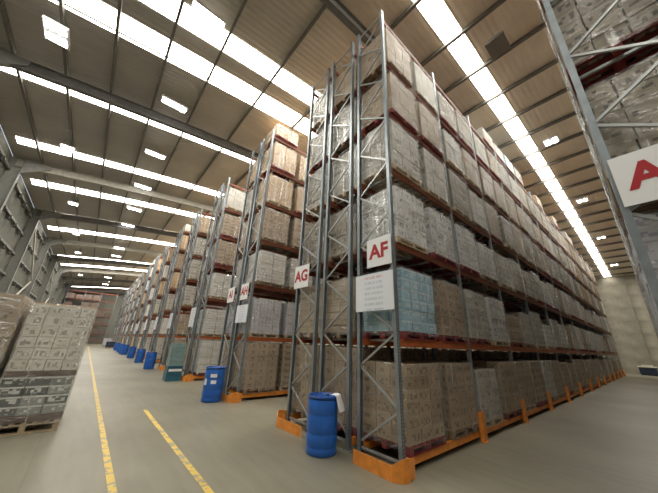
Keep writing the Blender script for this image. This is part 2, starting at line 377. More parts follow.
for i, x in enumerate((11.6, 20.2, 28.6, 36.8)):
    lamp(x, -1.8, '%s lit twin lamp above the aisle right of rack AF' % ORD[i], lx=0.5, ly=0.6)

# left wall: cladding panels, rails, columns, braces
g = Geo(); g.box(X0-0.2, X0-0.05, Y0, Y1, 0, 11.0)
wl = obj('wall_left', (g, 'cladding'), kind='structure')
y = Y0; pan = Geo()
for k in range(14): pan.box(0, 0.05, 0.12*k*1.0, 0.12*k+0.07, 0, 8.7)
pan.box(-0.03, 0, 0, 1.68, 0, 8.7); panm = pan.mesh('cladding_panel', 'cladding')
while y < Y1-1.7:
    obj('cladding_panel', panm, wl, (X0-0.02, y, 2.2)); y += 1.69
g = Geo(); g.box(0, 0.12, 0, 8.3, 0, 2.1); lowm = g.mesh('concrete_panel', 'wallpanel')
g = Geo(); g.box(0, 0.12, 0, 8.42, 0, 0.04); g.box(0.1, 0.12, 0, 8.42, -0.04, 0.1); railm = g.mesh('rail', 'wallsteel')
g = Geo(); g.box(0, 0.55, -0.14, 0.14, 0.0, 0.02); g.box(0, 0.02, -0.14, 0.14, 0, 10.9); g.box(0.53, 0.55, -0.14, 0.14, 0, 10.9); g.box(0.02, 0.53, -0.01, 0.01, 0, 10.9)
g.raw([(0.53, -0.1, 10.0), (0.53, 0.1, 10.0), (0.53, 0.1, 10.95), (0.53, -0.1, 10.95), (1.6, -0.1, 10.75), (1.6, 0.1, 10.75), (1.6, 0.1, 10.95), (1.6, -0.1, 10.95)], BF[:, ::1])
colm = g.mesh('column', 'wallsteel')
g = Geo(); g.box(0, 0.1, -0.16, 0.16, -0.1, 0.16); g.box(0.1, 0.14, -0.02, 0.02, -0.1, 0.2); brm = g.mesh('bracket', 'lampoffdark')
for y in RAF:
    obj('column', colm, wl, (X0, y, 0))
    if y+8.42 < Y1:
        obj('concrete_panel', lowm, wl, (X0-0.02, y+0.06, 0))
        for z in (2.6, 4.1, 5.6, 7.1, 8.6, 10.1):
            obj('rail', railm, wl, (X0+0.04, y, z))
            for d in (1.7, 3.4, 5.1, 6.8):
                if y > 8 and y < 45: obj('bracket', brm, wl, (X0+0.1, y+d, z-0.22))
for y in (9.46, 26.3, 43.1):
    for a, b in (((X0+0.3, y, 2.4), (X0+0.3, y+8.42, 6.4)), ((X0+0.3, y, 10.4), (X0+0.3, y+8.42, 6.4))):
        g = Geo(); g.bar(a, b, 0.1, 0.1); obj('wall_brace', (g, 'wallsteelpale'), wl)
# far right wall: precast panels
g = Geo(); g.box(X1+0.15, X1+0.3, Y0, Y1, 0, 11.0); wr = obj('wall_right', (g, 'wallpanel'), kind='structure')
g = Geo(); g.box(0, 0.15, 0, 5.97, 0, 1.375); pm = g.mesh('concrete_panel', 'wallpanel')
for i, y in enumerate(np.arange(Y0, 8, 6.0)):
    for k in range(8): obj('concrete_panel', pm, wr, (X1+random.uniform(0, 0.015), y, k*1.385))
g = Geo(); g.box(X0, X1, Y1, Y1+0.2, 0, 13); obj('wall_far', (g, 'cladding'), kind='structure')
g = Geo(); g.box(X0, X1, Y0-0.2, Y0, 0, 13); obj('wall_near', (g, 'wallpanel'), kind='structure')
# painted lines
for (x, a, b, nm) in ((-3.42, Y0+1, 60, 'trim_1'), (-2.475, Y0+1, 6.3, 'trim_2')):
    g = Geo(); g.box(x-0.045, x+0.045, a, b, 0.0005, 0.003); obj(nm, (g, 'line'), kind='structure')

# ------------------------------------------------------------------ racks
LV = [0.2, 1.95, 3.80, 5.56, 7.22, 8.94, 10.60]     # top of the beams
BAY = 2.8; D = 0.88; H = 10.95
g = Geo()
for (a, b, c, d) in ((-.045, .045, -.035, -.031), (-.045, -.041, -.031, .035), (.041, .045, -.031, .035), (-.041, -.022, .031, .035), (.022, .041, .031, .035)):
    g.box(a, b, c, d, 0, H)
postm = g.mesh('post', 'steel')
g = Geo(); g.box(-.07, .07, -.06, .06, 0, 0.012); g.box(-.03, -.02, -.05, -.04, 0.012, 0.03); g.box(.02, .03, .04, .05, 0.012, 0.03); footm = g.mesh('foot_plate', 'brace')
g = Geo(); g.box(0.047, BAY-0.047, -0.022, 0.022, -0.13, 0); g.box(0.047, BAY-0.047, -0.027, -0.022, -0.05, -0.02); g.box(0.047, BAY-0.047, -0.027, -0.022, -0.11, -0.08)
beamm = g.mesh('beam', 'beam'); beamm2 = g.mesh('beam', 'beambright')
g = Geo(); g.box(0, 0.015, -0.035, 0.03, -0.17, 0.03); platem = g.mesh('end_plate', 'beam')
g = Geo(); g.box(0, BAY-0.1, -0.03, 0.03, -0.12, 0); lowbm = g.mesh('floor_beam', 'guard')
g = Geo(); g.box(-0.02, 0.02, 0.025, D-0.025, -0.045, -0.003); barm = g.mesh('support_bar', 'brace')
NODES = [0.15]+[0.23+0.62*k for k in range(0, 18) if 0.23+0.62*k < H-0.1]
HZ = [0.13, 4.55, 5.1, 5.75, 6.35, 6.98, 7.6, 8.2, 8.85, 10.0, 10.7]
def brace_pieces():
    out = []
    for z in (0.14, 0.28, 4.6, 5.85, 7.05, 8.3, 9.5, 10.7):
        out.append(((0, 0.03, z), (0, D-0.03, z)))
    out = [((0, 0.03, 0.14), (0, D-0.03, 0.14)), ((0, 0.03, 10.8), (0, D-0.03, 10.8))]
    for n in range(9):
        r_, f_ = 0.24+1.225*n, 0.83+1.225*n
        if f_ < 10.8: out.append(((0, D-0.03, r_), (0, 0.03, f_-0.02)))
        if r_+1.2 < 10.8: out.append(((0, 0.03, f_+0.03), (0, D-0.03, r_+1.19)))
    return out
BP = brace_pieces(); bracem = []; MIR = [((p[0], D-p[1], p[2]), (q[0], D-q[1], q[2])) for p, q in BP]
gall = Geo()
def brace_set(P):
    gall = Geo(); ms = []
    for a, b in P:
        g = Geo(); g.bar(a, b, 0.03, 0.035); gall.bar(a, b, 0.03, 0.035); ms.append(g.mesh('brace', 'brace'))
    return ms, gall.mesh('bracing', 'brace')
BR = {False: brace_set(BP), True: brace_set(MIR)}
g = Geo()   # orange post protector
for (a, b, c, d) in ((-.085, .085, -.13, -.12), (-.085, -.075, -.12, -.05), (.075, .085, -.12, -.05)): g.box(a, b, c, d, 0, 0.55)
g.box(-.11, .11, -.15, -.05, 0, 0.012)
protm = g.mesh('post_guard', 'guard')

def rack(y0, bays, label, group='rack rows', near=False, beam_bays=None, guards=False, x0=0.0, face=-1, bars=0, lv=LV, mir=True):
    bracem, braceall = BR[mir]
    t = empty('pallet_rack', (x0, y0, 0), label, 'rack', group)
    for k in range(bays+1):
        for yy in (0.0, D):
            o = obj('post', postm, t, (k*BAY, yy, 0))
            if yy > 0: o.rotation_euler = (0, 0, math.pi)
            if near and k < 3: obj('foot_plate', footm, o, (0, 0, 0))
        if near and k == 0:
            for bm_ in bracem: obj('brace', bm_, t, (0, 0, 0))
        else: obj('bracing', braceall, t, (k*BAY, 0, 0))
        if guards and k > 0:
            fy = -0.035 if face < 0 else D+0.035
            o = obj('post_guard', protm, t, (k*BAY, 0 if face < 0 else D, 0))
            if face > 0: o.rotation_euler = (0, 0, math.pi)
    for k in range(bays):
        for i, z in enumerate(lv):
            m = lowbm if i == 0 else (beamm2 if i == 1 else beamm)
            for yy in ((0.0, D) if (near or i) else (0.0,)):
                o = obj('floor_beam' if i == 0 else 'beam', m, t, (k*BAY+(0.05 if i == 0 else 0), yy, z))
                if yy > 0 and i > 0: o.rotation_euler = (0, 0, math.pi); o.location.x += BAY
                if near and k < 2 and i:
                    obj('end_plate', platem, o, (0.0465, 0, 0)); obj('end_plate', platem, o, (BAY-0.0465-0.015, 0, 0))
            if k < bars and i:
                for xb in (0.3, 1.05, 1.7, 2.45): obj('support_bar', barm, t, (k*BAY+xb, 0, z))
    if bars and bars < bays:
        g = Geo()
        for k in range(bars, bays):
            for z in lv[1:]:
                for xb in (0.3, 1.05, 1.7, 2.45): g.box(k*BAY+xb-.02, k*BAY+xb+.02, .025, D-.025, z-.045, z-.003)
        obj('support_bars', (g, 'brace'), t, kind='stuff')
    return t
ROWS = []   # (id, y0, bays of loads, words, face)
rack(0.0, 13, 'long steel rack with the AF sign and red-orange beams, nearest the camera', near=True, guards=True, bars=4, mir=False)
rack(1.165, 13, 'middle steel rack between the AF and AG end frames', near=True, bars=1)
rack(2.33, 13, 'steel rack with the AG sign, left of the AF rack', near=True, guards=True, face=1, bars=1)
rack(-3.1-D, 13, 'steel rack at the right edge with the partly cut white sign', near=True, guards=True, face=1, bars=2)
rack(-5.25, 2, 'steel rack behind the one at the right edge, back to back with it', bars=1)
ROWS += [('af', 0.0, 13, 'rack AF'), ('mid', 1.165, 13, 'middle rack'), ('ag', 2.33, 13, 'rack AG'), ('right', -3.98, 13, 'right-edge rack'), ('right2', -5.25, 1, 'rearmost right rack')]
BLK = [6.2+5.235*k for k in range(13)]
for k, y in enumerate(BLK):
    near2 = k < 1
    rack(y, 13 if k < 1 else 2 if k < 3 else 1, '%s rack pair beyond rack AG, its row nearer the camera' % ORD[k], guards=False, bars=1 if k < 2 else 0, near=k < 1, mir=False)
    rack(y+1.2, 13 if k < 1 else 2 if k < 3 else 1, '%s rack pair beyond rack AG, its row farther away' % ORD[k], guards=False)
    ROWS += [('b%da' % k, y, 13 if k < 1 else 2 if k < 3 else 1, '%s far pair, near row' % ORD[k]), ('b%db' % k, y+1.2, 13 if k < 1 else 1, '%s far pair, back row' % ORD[k])]

# orange guards round the rack ends
def guard(y0, y1, side, label, x=-0.34, h=0.20):
    """side -1: wraps the end towards -Y, +1: towards +Y, 0: both"""
    P = []
    if side <= 0: P += [(0.07, y0), (-0.12, y0-0.04), (x+0.1, y0-0.02), (x, y0+0.12)]
    else: P += [(x+0.02, y0)]
    if side >= 0: P += [(x, y1-0.12), (x+0.1, y1+0.02), (-0.12, y1+0.04), (0.07, y1)]
    else: P += [(x+0.02, y1)]
    hs = []
    for (px, py) in P:
        e = abs(px-x) > 0.05
        hs.append(h*1.45 if e and px < 0 else (h*1.2 if e else h))
    v = []; n = len(P)
    th = 0.012
    for (px, py), hh in zip(P, hs):
        cx, cy = 0.3, (y0+y1)/2
        d = Vector((cx-px, cy-py)).normalized()*th
        v += [(px, py, 0.0), (px, py, hh), (px+d.x, py+d.y, hh), (px+d.x, py+d.y, 0.0)]
    f = []
    for k in range(n-1):
        a = 4*k; b = a+4
        f += [(a, a+1, b+1, b), (a+1, a+2, b+2, b+1), (a+2, a+3, b+3, b+2), (a+3, a, b, b+3)]
    f += [(0, 3, 2, 1), (4*n-4, 4*n-3, 4*n-2, 4*n-1)]
    t = empty('rack_end_guard', (0, 0, 0), label, 'guard', 'orange rack end guards')
    g = Geo(); g.raw(v, f); obj('guard_plate', (g, 'guard'), t)
    g = Geo()
    for (px, py) in P[1:-1]:
        dx = 0.06 if px < 0 else 0; g.box(px+0.02, px+0.07, py-0.02+(0.03 if py < (y0+y1)/2 else -0.03), py+0.02+(0.03 if py < (y0+y1)/2 else -0.03), 0, 0.02)
    obj('anchor_bolts', (g, 'black'), t)
guard(-0.17, 0.74, -1, 'orange end guard on the floor at the AF corner')
guard(2.22, 3.3, 1, 'orange end guard on the floor left of the blue drum at rack AG')
for k, y in enumerate(BLK[:8]):
    guard(y-0.15, y+0.75, -1, 'orange end guard on the floor at the %s rack pair beyond rack AG' % ORD[k])
guard(-4.1, -2.95, 1, 'orange end guard at the foot of the rack on the right edge')

# ------------------------------------------------------------------ pallet loads
PW, PD, PH = 1.14, 1.0, 0.135
def pallet_boxes():
    b = []
    for i in range(7): b.append((0.005+i*0.173, 0.005+i*0.173+0.09, 0, PD, PH-0.02, PH))       # deck boards
    for j in range(3): b.append((0, PW, j*0.45, j*0.45+0.1, PH-0.04, PH-0.02))                       # stringer boards
    for i in range(3):
        for j in range(3): b.append((i*0.52, i*0.52+0.1, j*0.45, j*0.45+0.1, 0.02, PH-0.04))          # blocks
    for j in range(3): b.append((0, PW, j*0.45, j*0.45+0.1, 0, 0.02))
    return b
PB = pallet_boxes()
PBN = ['deck_board']*7+['stringer']*3+['block']*9+['bottom_board']*3
_pm = {}
def pallet_mesh(m):
    if m not in _pm:
        g = Geo()
        for b in PB: g.box(*b)
        _pm[m] = g.mesh('pallet', m)
    return _pm[m]
_bm = {}
def unit(name, sx, sy, sz, m):
    k = (name, round(sx, 4), round(sy, 4), round(sz, 4), m)
    if k not in _bm: _bm[k] = boxmesh(name, sx, sy, sz, m)
    return _bm[k]
SPEC = {'dusty': (3, 3, 0.23, 'dusty', 'dull grey-brown cartons'),  # nx, ny, layer height, material, words
    'brown': (3, 3, 0.20, 'brown', 'brown cartons'), 'tan': (2, 2, 0.33, 'tan', 'large tan cartons'),
    'grey': (3, 3, 0.21, 'grey', 'greyish cartons'), 'white': (4, 3, 0.19, 'white', 'white cartons'),
    'lilac': (4, 4, 0.15, 'lilac', 'lilac packs'), 'kraft': (3, 2, 0.15, 'kraft', 'kraft trays'),
    'blue': (4, 3, 0.19, 'blue', 'light blue bottles'), 'sack': (2, 2, 0.115, 'sack', 'flat white sacks')}
def load_boxes(kind, h, rnd):
    nx, ny, lh, m, _ = SPEC[kind]
    n = max(1, round((h-PH)/lh)); lh = (h-PH)/n; out = []
    for L in range(n):
        a, b = (nx, ny)
        wx, wy = PW/a, PD/b
        jx, jy = rnd.uniform(-.008, .008), rnd.uniform(-.008, .008)
        sk = rnd.uniform(0, .5) if (L == n-1 and h < 1.15 and kind in ('brown', 'grey')) else 0
        for i in range(a):
            for j in range(b):
                inner = 0 < i < a-1 and 0 < j < b-1
                if inner and L < n-1: continue
                if sk > 0.3 and i == a-1 and L == n-1: continue
                e = rnd.uniform(-.006, .006); q = rnd.uniform(-.006, .006)
                gp = 0.008 if kind != 'sack' else 0.012
                out.append((i*wx+gp+jx+e, (i+1)*wx-gp+jx+e, j*wy+gp+jy+q, (j+1)*wy-gp+jy+q, PH+L*lh+0.001, PH+(L+1)*lh-(0.002 if kind != 'sack' else 0.012)))
    return out
_wm = {}
def wrap_mesh(h, var):
    k = (round(h, 2), var)
    if k in _wm: return _wm[k]
    r = random.Random(var*31+int(h*100)); g = Geo(); nu, nv = 20, 6
    def pt(s, t):
        per = [(-.025, -.025), (PW+.025, -.025), (PW+.025, PD+.025), (-.025, PD+.025)]
        k4 = int(s*4) % 4; fr = s*4-int(s*4); a = per[k4]; b = per[(k4+1) % 4]
        x = a[0]+(b[0]-a[0])*fr; y = a[1]+(b[1]-a[1])*fr
        o = r.uniform(-.012, .012)*(0 if fr in (0,) else 1)
        nx_, ny_ = [(0, -1), (1, 0), (0, 1), (-1, 0)][k4]
        return (x+nx_*o, y+ny_*o, 0.06+t*(h-0.04))
    v = [pt(i/nu, j/nv) for j in range(nv+1) for i in range(nu)]
    f = [(j*nu+i, j*nu+(i+1) % nu, (j+1)*nu+(i+1) % nu, (j+1)*nu+i) for j in range(nv) for i in range(nu)]
    g.raw(v, f); _wm[k] = g.mesh('shrink_wrap', 'film'); return _wm[k]
_cm = {}
def cartons_mesh(kind, h, var):
    k = (kind, round(h, 2), var)
    if k not in _cm:
        g = Geo()
        for b in load_boxes(kind, h, random.Random(var+int(h*50))): g.box(*b)
        _cm[k] = g.mesh('cartons', SPEC[kind][3])
    return _cm[k]
LEVW = ['floor level', 'first beam level', 'second beam level', 'third beam level', 'fourth beam level', 'fifth beam level', 'top beam level']
rl = random.Random(11)
LOADS = []
def proj_size(x, y, z):
    d = Vector((x, y, z))-CAM; q = d.dot(fwd)
    if q < 0.3: return 0, False
    px = 329+FPX*d.dot(RT)/q; py = 246.5-FPX*d.dot(UP)/q
    return FPX*1.2/q, (-60 < px < 720 and -60 < py < 550)
for (rid, y0, nb, words) in ROWS:
    for k in range(nb):
        for s in (0, 1):
            if rid[0] == 'b' and k > 0 and rid not in ('b0a', 'b0b', 'b1a'): continue
            if rid[0] == 'b' and s == 1 and rid[-1] == 'b' and rid != 'b0b': continue
            for L in range(7):
                z = LV[L]+0.002
                room = (LV[L+1]-0.14-z) if L < 6 else 1.0
                kind = None
                if rid == 'af':
                    if L == 6: kind = {(2, 1): 'grey', (3, 0): 'sack', (3, 1): 'blue', (4, 0): 'grey', (5, 1): 'tan', (7, 0): 'tan', (8, 1): 'grey', (9, 0): 'grey'}.get((k, s))
                    elif L == 0: kind = 'brown' if (k, s) in ((0, 0), (0, 1)) else rl.choice(['brown', 'brown', 'grey', 'kraft', 'brown'])
                    elif L == 1: kind = {(0, 0): 'blue', (0, 1): 'brown', (1, 0): 'grey', (1, 1): 'white', (2, 0): 'brown', (2, 1): 'grey'}.get((k, s)) or rl.choice(['brown', 'grey', 'grey', 'white', 'white'])
                    elif L == 2: kind = 'white' if k < 2 else rl.choice(['white', 'grey', 'grey', 'brown'])
                    elif L == 3: kind = 'grey' if k == 0 else rl.choice(['grey', 'dusty', 'white', 'brown', 'dusty'])
                    else: kind = rl.choice(['dusty', 'grey', 'brown', 'dusty', 'brown'])
                elif rid in ('mid', 'ag'):
                    if L == 6: kind = None
                    else: kind = {0: 'brown', 1: 'kraft', 2: 'dusty', 3: 'grey'}.get(L) or rl.choice(['dusty', 'kraft', 'grey'])
                elif rid in ('right', 'right2'):
                    if L == 6: kind = None
                    else: kind = ('lilac' if L < 2 else 'dusty') if k == 0 else rl.choice(['brown', 'grey', 'dusty', 'grey'])
                elif rid == 'b0a': kind = ['brown', 'lilac', 'sack', 'brown', 'tan', 'tan', 'tan'][L] if not (L == 6 and s) else None
                elif rid == 'b0b': kind = ['brown', 'lilac', 'grey', 'brown', 'grey', 'tan', None][L]
                elif rid == 'b1a': kind = ['sack', 'sack', 'sack', 'brown', 'brown', 'grey', None][L]
                elif rid == 'b2a': kind = ['brown', 'brown', 'grey', 'grey', 'grey', 'tan', None][L]
                else:
                    kind = rl.choice(['brown', 'grey', 'grey', 'white', 'tan', 'sack', 'tan']) if L < 6 else (None if rl.random() < .8 else 'grey')
                if kind is None: continue
                h = {0: 1.33, 1: 1.32, 2: 1.33, 3: 1.40, 4: 1.36, 5: 1.36, 6: 0.75}[L]*(1 if k == 0 or L == 6 else rl.choice([1, 1, 0.96, 0.88, 0.72 if L in (1, 2) else 0.93]))
                if rid == 'af' and (k, s, L) == (0, 0, 1): h = 1.33
                if L == 0 and rid not in ('af', 'right'): h = 1.56
                h = round(min(h, room-0.05), 2)
                x = k*BAY+0.12+s*1.40+rl.uniform(-.03, .04); yy = y0+D/2-PD/2+rl.uniform(-.02, .02)
                sz, inv = proj_size(x+.6, yy+.5, z+.6)
                wgt = sz*(1 if inv else 0.25)
                if rid in ('mid', 'ag', 'right', 'right2') and (s or k): wgt *= 0.8 if rid == 'right' else (0.3 if k < 1 else 0.01)
                if rid[0] == 'b' and rid[-1] == 'b': wgt *= 0.6
                if rid[0] == 'b' and k > 1: wgt *= 0.01
                LOADS.append([wgt, sz, rid, k, s, L, x, yy, z, kind, h, words])
LOADS.sort(key=lambda a: -a[0])
NTH = 296
things, rest = LOADS[:NTH], LOADS[NTH:]
used_labels = set(); nc = 0
HALF = ['near', 'far']
for n, (wgt, sz, rid, k, s, L, x, yy, z, kind, h, words) in enumerate(things):
    if rid in ('af', 'right'): lab = 'pallet of %s, %s, %s bay of %s, %s half' % (SPEC[kind][4], LEVW[L], ORD[k], words, HALF[s])
    else: lab = 'pallet of %s, %s, %s, %s inward' % (SPEC[kind][4], LEVW[L], words, ORD[2*k+s])
    t = empty('pallet_load', (x, yy, z), lab, 'pallet', 'wrapped pallet loads on the racks')
    wood = 'woodred' if rl.random() < 0.35 else rl.choice(['wood', 'woodlight'])
    var = rl.randrange(3)
    detail = wgt > 34 and nc < 1900 and not (rid in ('mid', 'ag', 'right', 'right2') and s)
    if detail and sz > 60 and L < 3:
        pe = obj('pallet', None, t)
        for b, nm in zip(PB, PBN): obj(nm, unit(nm, b[1]-b[0], b[3]-b[2], b[5]-b[4], wood), pe, (b[0], b[2], b[4]))
    else: obj('pallet', pallet_mesh(wood), t)
    if detail:
        nx, ny, lh, m, _ = SPEC[kind]
        nm = {'sack': 'sack', 'lilac': 'pack', 'blue': 'bottle_pack', 'kraft': 'tray'}.get(kind, 'carton')
        for b in load_boxes(kind, h, random.Random(n)):
            obj(nm, unit(nm, round(b[1]-b[0], 3), round(b[3]-b[2], 3), round(b[5]-b[4], 3), m), t, (b[0], b[2], b[4])); nc += 1
    else:
        obj('cartons', cartons_mesh(kind, h, var), t, kind='stuff')
    if kind != 'kraft' or n % 2: obj('shrink_wrap', wrap_mesh(h, var), t)
# the rest of the loads, one object
keys = list(SPEC); mats = [SPEC[k][3] for k in keys]+['wood']
tv, tf, tm, cnt = [], [], [], 0
for (wgt, sz, rid, k, s, L, x, yy, z, kind, h, words) in rest:
    bx = [b for b in load_boxes(kind, h, random.Random(int(x*10)))] ; mi = keys.index(kind)
    arr = np.array(bx); lo = arr[:, ::2]; dd = arr[:, 1::2]-lo
    v = (BV[None]*dd[:, None]+lo[:, None]).reshape(-1, 3)+[x, yy, z]
    fcs = (BF[None]+8*np.arange(len(bx))[:, None, None]).reshape(-1, 4)+cnt
    tv.append(v); tf.append(fcs); tm.append(np.full(len(fcs), mi)); cnt += len(v)
    arr = np.array(PB[:10]+[(0, PW, 0, .1, 0, .1), (0, PW, .45, .55, 0, .1), (0, PW, .9, 1, 0, .1)]); lo = arr[:, ::2]; dd = arr[:, 1::2]-lo
    v = (BV[None]*dd[:, None]+lo[:, None]).reshape(-1, 3)+[x, yy, z]
    fcs = (BF[None]+8*np.arange(len(arr))[:, None, None]).reshape(-1, 4)+cnt
    tv.append(v); tf.append(fcs); tm.append(np.full(len(fcs), len(keys))); cnt += len(v)
if tv:
    me = bpy.data.meshes.new('distant_pallet_loads'); me.from_pydata(np.concatenate(tv).tolist(), [], np.concatenate(tf).tolist())
    uvl = me.uv_layers.new(name='UVMap'); uvl.data.foreach_set('uv', np.tile(BUV[:4], (len(me.polygons), 1)).ravel())
    for m in mats: me.materials.append(MT[m])
    me.polygons.foreach_set('material_index', np.concatenate(tm).astype(int).tolist()); me.update()
    obj('distant_pallet_loads', me, None, (0, 0, 0), 'the many small far pallet loads stacked in the distant rack bays', 'pallets', kind='stuff')

# ------------------------------------------------------------------ signs on the rack ends
RS = Matrix(((0, 0, -1), (-1, 0, 0), (0, 1, 0))).to_4x4()      # text plane facing -X, reading towards -Y
def text_mesh(s, size):
    cu = bpy.data.curves.new('lettering', 'FONT'); cu.body = s; cu.size = size; cu.align_x = 'CENTER'; cu.align_y = 'CENTER'; cu.extrude = 0.001; cu.offset = size*0.035
    o = bpy.data.objects.new('lettering', cu); C.objects.link(o)
    me = bpy.data.meshes.new_from_object(o.evaluated_get(bpy.context.evaluated_depsgraph_get()))
    bpy.data.objects.remove(o); me.materials.clear(); me.materials.append(MT['red']); return me
def sign(txt, yl, yr, zb, zt, label, x=-0.075, tilt=0.0):
    t = empty('aisle_sign', (x, (yl+yr)/2, zb), label, 'sign', 'red lettered aisle signs')
    w2 = (yl-yr)/2; h = zt-zb
    g = Geo(); g.box(0, 0.008, -w2, w2, 0, h); obj('sign_board', (g, 'sign'), t)
    g = Geo(); g.box(0.008, 0.026, -w2+0.02, -w2+0.05, h*0.1, h*0.16); g.box(0.008, 0.026, -w2+0.02, -w2+0.05, h*0.84, h*0.9); obj('clip', (g, 'brace'), t)
    if txt:
        o = obj('lettering', text_mesh(txt, h*0.68), t); o.matrix_local = Matrix.Translation((-0.0025, 0, h*0.5)) @ RS
    return t
def notice(yl, yr, zb, zt, label, x=-0.07):
    g = Geo(); w2 = (yl-yr)/2; h = zt-zb
    g.raw([(0, w2, 0), (0, -w2, 0), (0, -w2, h), (0, w2, h), (0.006, w2, 0), (0.006, -w2, 0), (0.006, -w2, h), (0.006, w2, h)],
          [(0, 1, 2, 3), (7, 6, 5, 4), (0, 4, 5, 1), (1, 5, 6, 2), (2, 6, 7, 3), (3, 7, 4, 0)])
    obj('notice_board', (g, 'notice'), None, (x, (yl+yr)/2, zb), label, 'sign', 'white notice boards on the rack ends')
sign('AF', 0.60, -0.02, 3.32, 3.93, 'white square sign reading AF in red on the corner rack')
notice(0.93, -0.03, 2.45, 3.19, 'wide white notice with faint rows of print under the AF sign')
sign('AG', 3.32, 2.66, 3.22, 3.84, 'white sign reading AG in red on the rack behind the blue drum')
sign('AE', -3.1, -3.78, 3.33, 3.94, 'large white sign with a red letter A cut by the right edge')
sign('AH', 7.0, 6.36, 3.25, 3.85, 'small red lettered sign on the first rack pair beyond AG, right one')
sign('AI', 8.3, 7.66, 3.25, 3.85, 'small red lettered sign on the first rack pair beyond AG, left one')
notice(7.15, 6.2, 2.42, 3.05, 'white notice on the first rack pair beyond rack AG, above the drum')
for k, y in enumerate(BLK[1:9]):
    notice(y+2.1, y+1.2, 2.4, 3.4, 'white notice on the end of the %s rack pair beyond rack AG' % ORD[k+1])

# ------------------------------------------------------------------ drums
def drum_mesh():
    g = Geo()
    pr = [(0.27, 0), (0.285, 0.02), (0.287, 0.10), (0.278, 0.12), (0.287, 0.14), (0.29, 0.30), (0.282, 0.32), (0.282, 0.335), (0.29, 0.355), (0.29, 0.60), (0.282, 0.62), (0.282, 0.635), (0.29, 0.655), (0.288, 0.86), (0.272, 0.885), (0.272, 0.90)]
    g.cyl((0, 0, 0), 0, 0, 40, prof=pr); me = g.mesh('drum_body', 'drum')
    for p in me.polygons: p.use_smooth = len(p.vertices) == 4
    return me
def rim_mesh():
    g = Geo(); n = 40; v = []; f = []
    for (r, z) in ((0.272, 0.898), (0.293, 0.898), (0.295, 0.93), (0.285, 0.94), (0.262, 0.94), (0.262, 0.915), (0.12, 0.912)):
        for k in range(n): t = 2*math.pi*k/n; v.append((r*math.cos(t), r*math.sin(t), z))
    for i in range(6):
        for k in range(n): f.append((i*n+k, i*n+(k+1) % n, (i+1)*n+(k+1) % n, (i+1)*n+k))
    f.append(tuple(6*n+k for k in range(n))); g.raw(v, f); return smooth(g.mesh('drum_rim', 'drumdark'))
DM, RMm = drum_mesh(), rim_mesh()
g = Geo(); g.cyl((0.15, 0.03, 0.912), 0.035, 0.018, 14); g.cyl((-0.15, 0.03, 0.912), 0.022, 0.016, 14); BUNG = g.mesh('bung', 'black')
def drum(x, y, label, s=1.0):
    t = empty('plastic_drum', (x, y, 0), label, 'drum', 'blue plastic drums by the rack ends')
    for nm, me in (('drum_body', DM), ('drum_rim', RMm), ('bung', BUNG)):
        o = obj(nm, me, t); o.scale = (s, s, s)
    return t
d1 = drum(-0.46, 1.40, 'blue plastic drum between the AF and AG end frames, nearest the camera', 0.97)
# rag of white film over the rim
g = Geo(); v = []; nu, nv = 7, 9; rr = random.Random(3)
for j in range(nv):
    for i in range(nu):
        t = j/(nv-1); a = math.radians(-84+i*9)
        r = 0.20+0.11*min(1, t*2.6)+0.14*max(0, t-0.3); z = 0.935 if t < 0.35 else 0.935-(t-0.35)*0.40
        wob = rr.uniform(-.012, .012)
        v.append((r*math.cos(a)+wob, r*math.sin(a)+wob, z+rr.uniform(-.008, .008)))
g.raw(v, [(j*nu+i, j*nu+i+1, (j+1)*nu+i+1, (j+1)*nu+i) for j in range(nv-1) for i in range(nu-1)])
rag = obj('film_rag', (g, 'paper'), None, (-0.46, 1.40, 0), 'crumpled white plastic sheet hanging over the rim of the nearest blue drum', 'plastic sheet')
sol = rag.modifiers.new('s', 'SOLIDIFY'); sol.thickness = 0.01; ss = rag.modifiers.new('b', 'SUBSURF'); ss.levels = 1; ss.render_levels = 1
d2 = drum(-0.67, 6.62, 'blue drum with white labels at the first rack pair beyond rack AG', 1.05)
def curved_label(t, a0, a1, z0, z1, r=0.308):
    g = Geo(); n = 8; v = []
    for k in range(n+1):
        a = math.radians(a0+(a1-a0)*k/n); v += [(r*math.cos(a), r*math.sin(a), z0), (r*math.cos(a), r*math.sin(a), z1)]
    g.raw(v, [(2*k, 2*k+2, 2*k+3, 2*k+1) for k in range(n)]); obj('paper_label', (g, 'paper'), t, label='white paper label')
curved_label(d2, 225, 262, 0.70, 0.80); curved_label(d2, 232, 262, 0.52, 0.62); curved_label(d2, 185, 205, 0.48, 0.66)
for k, (x, y) in enumerate(((-0.78, 17.62), (-0.66, 22.9), (-0.68, 28.0), (-0.67, 33.8), (-0.75, 35.2), (-0.68, 38.9), (-0.68, 44.1))):
    drum(x, y, '%s blue drum along the rack ends, counted from the camera beyond the teal bin' % ORD[k])

# teal bin stack
t = empty('teal_bin_stack', (-1.02, 11.6, 0), 'tall teal wrapped stack with a white label at the second rack pair beyond AG', 'bin')
g = Geo(); g.box(0, .62, 0, .6, 0, .62); g.box(-.02, .64, -.02, .62, .58, .62); g.box(-.01, .63, -.01, .61, .28, .31); obj('lower_bin', (g, 'teal'), t, label='dark teal plastic bin')
g = Geo()
for k in range(5): g.box(.01, .61, .01, .59, .625+k*.195, .81+k*.195)
obj('upper_packs', (g, 'teallight'), t, label='pale teal film-wrapped packs')
g = Geo(); g.box(.05, .58, -.028, -.021, .40, .50); obj('paper_label', (g, 'paper'), t, label='white paper label')

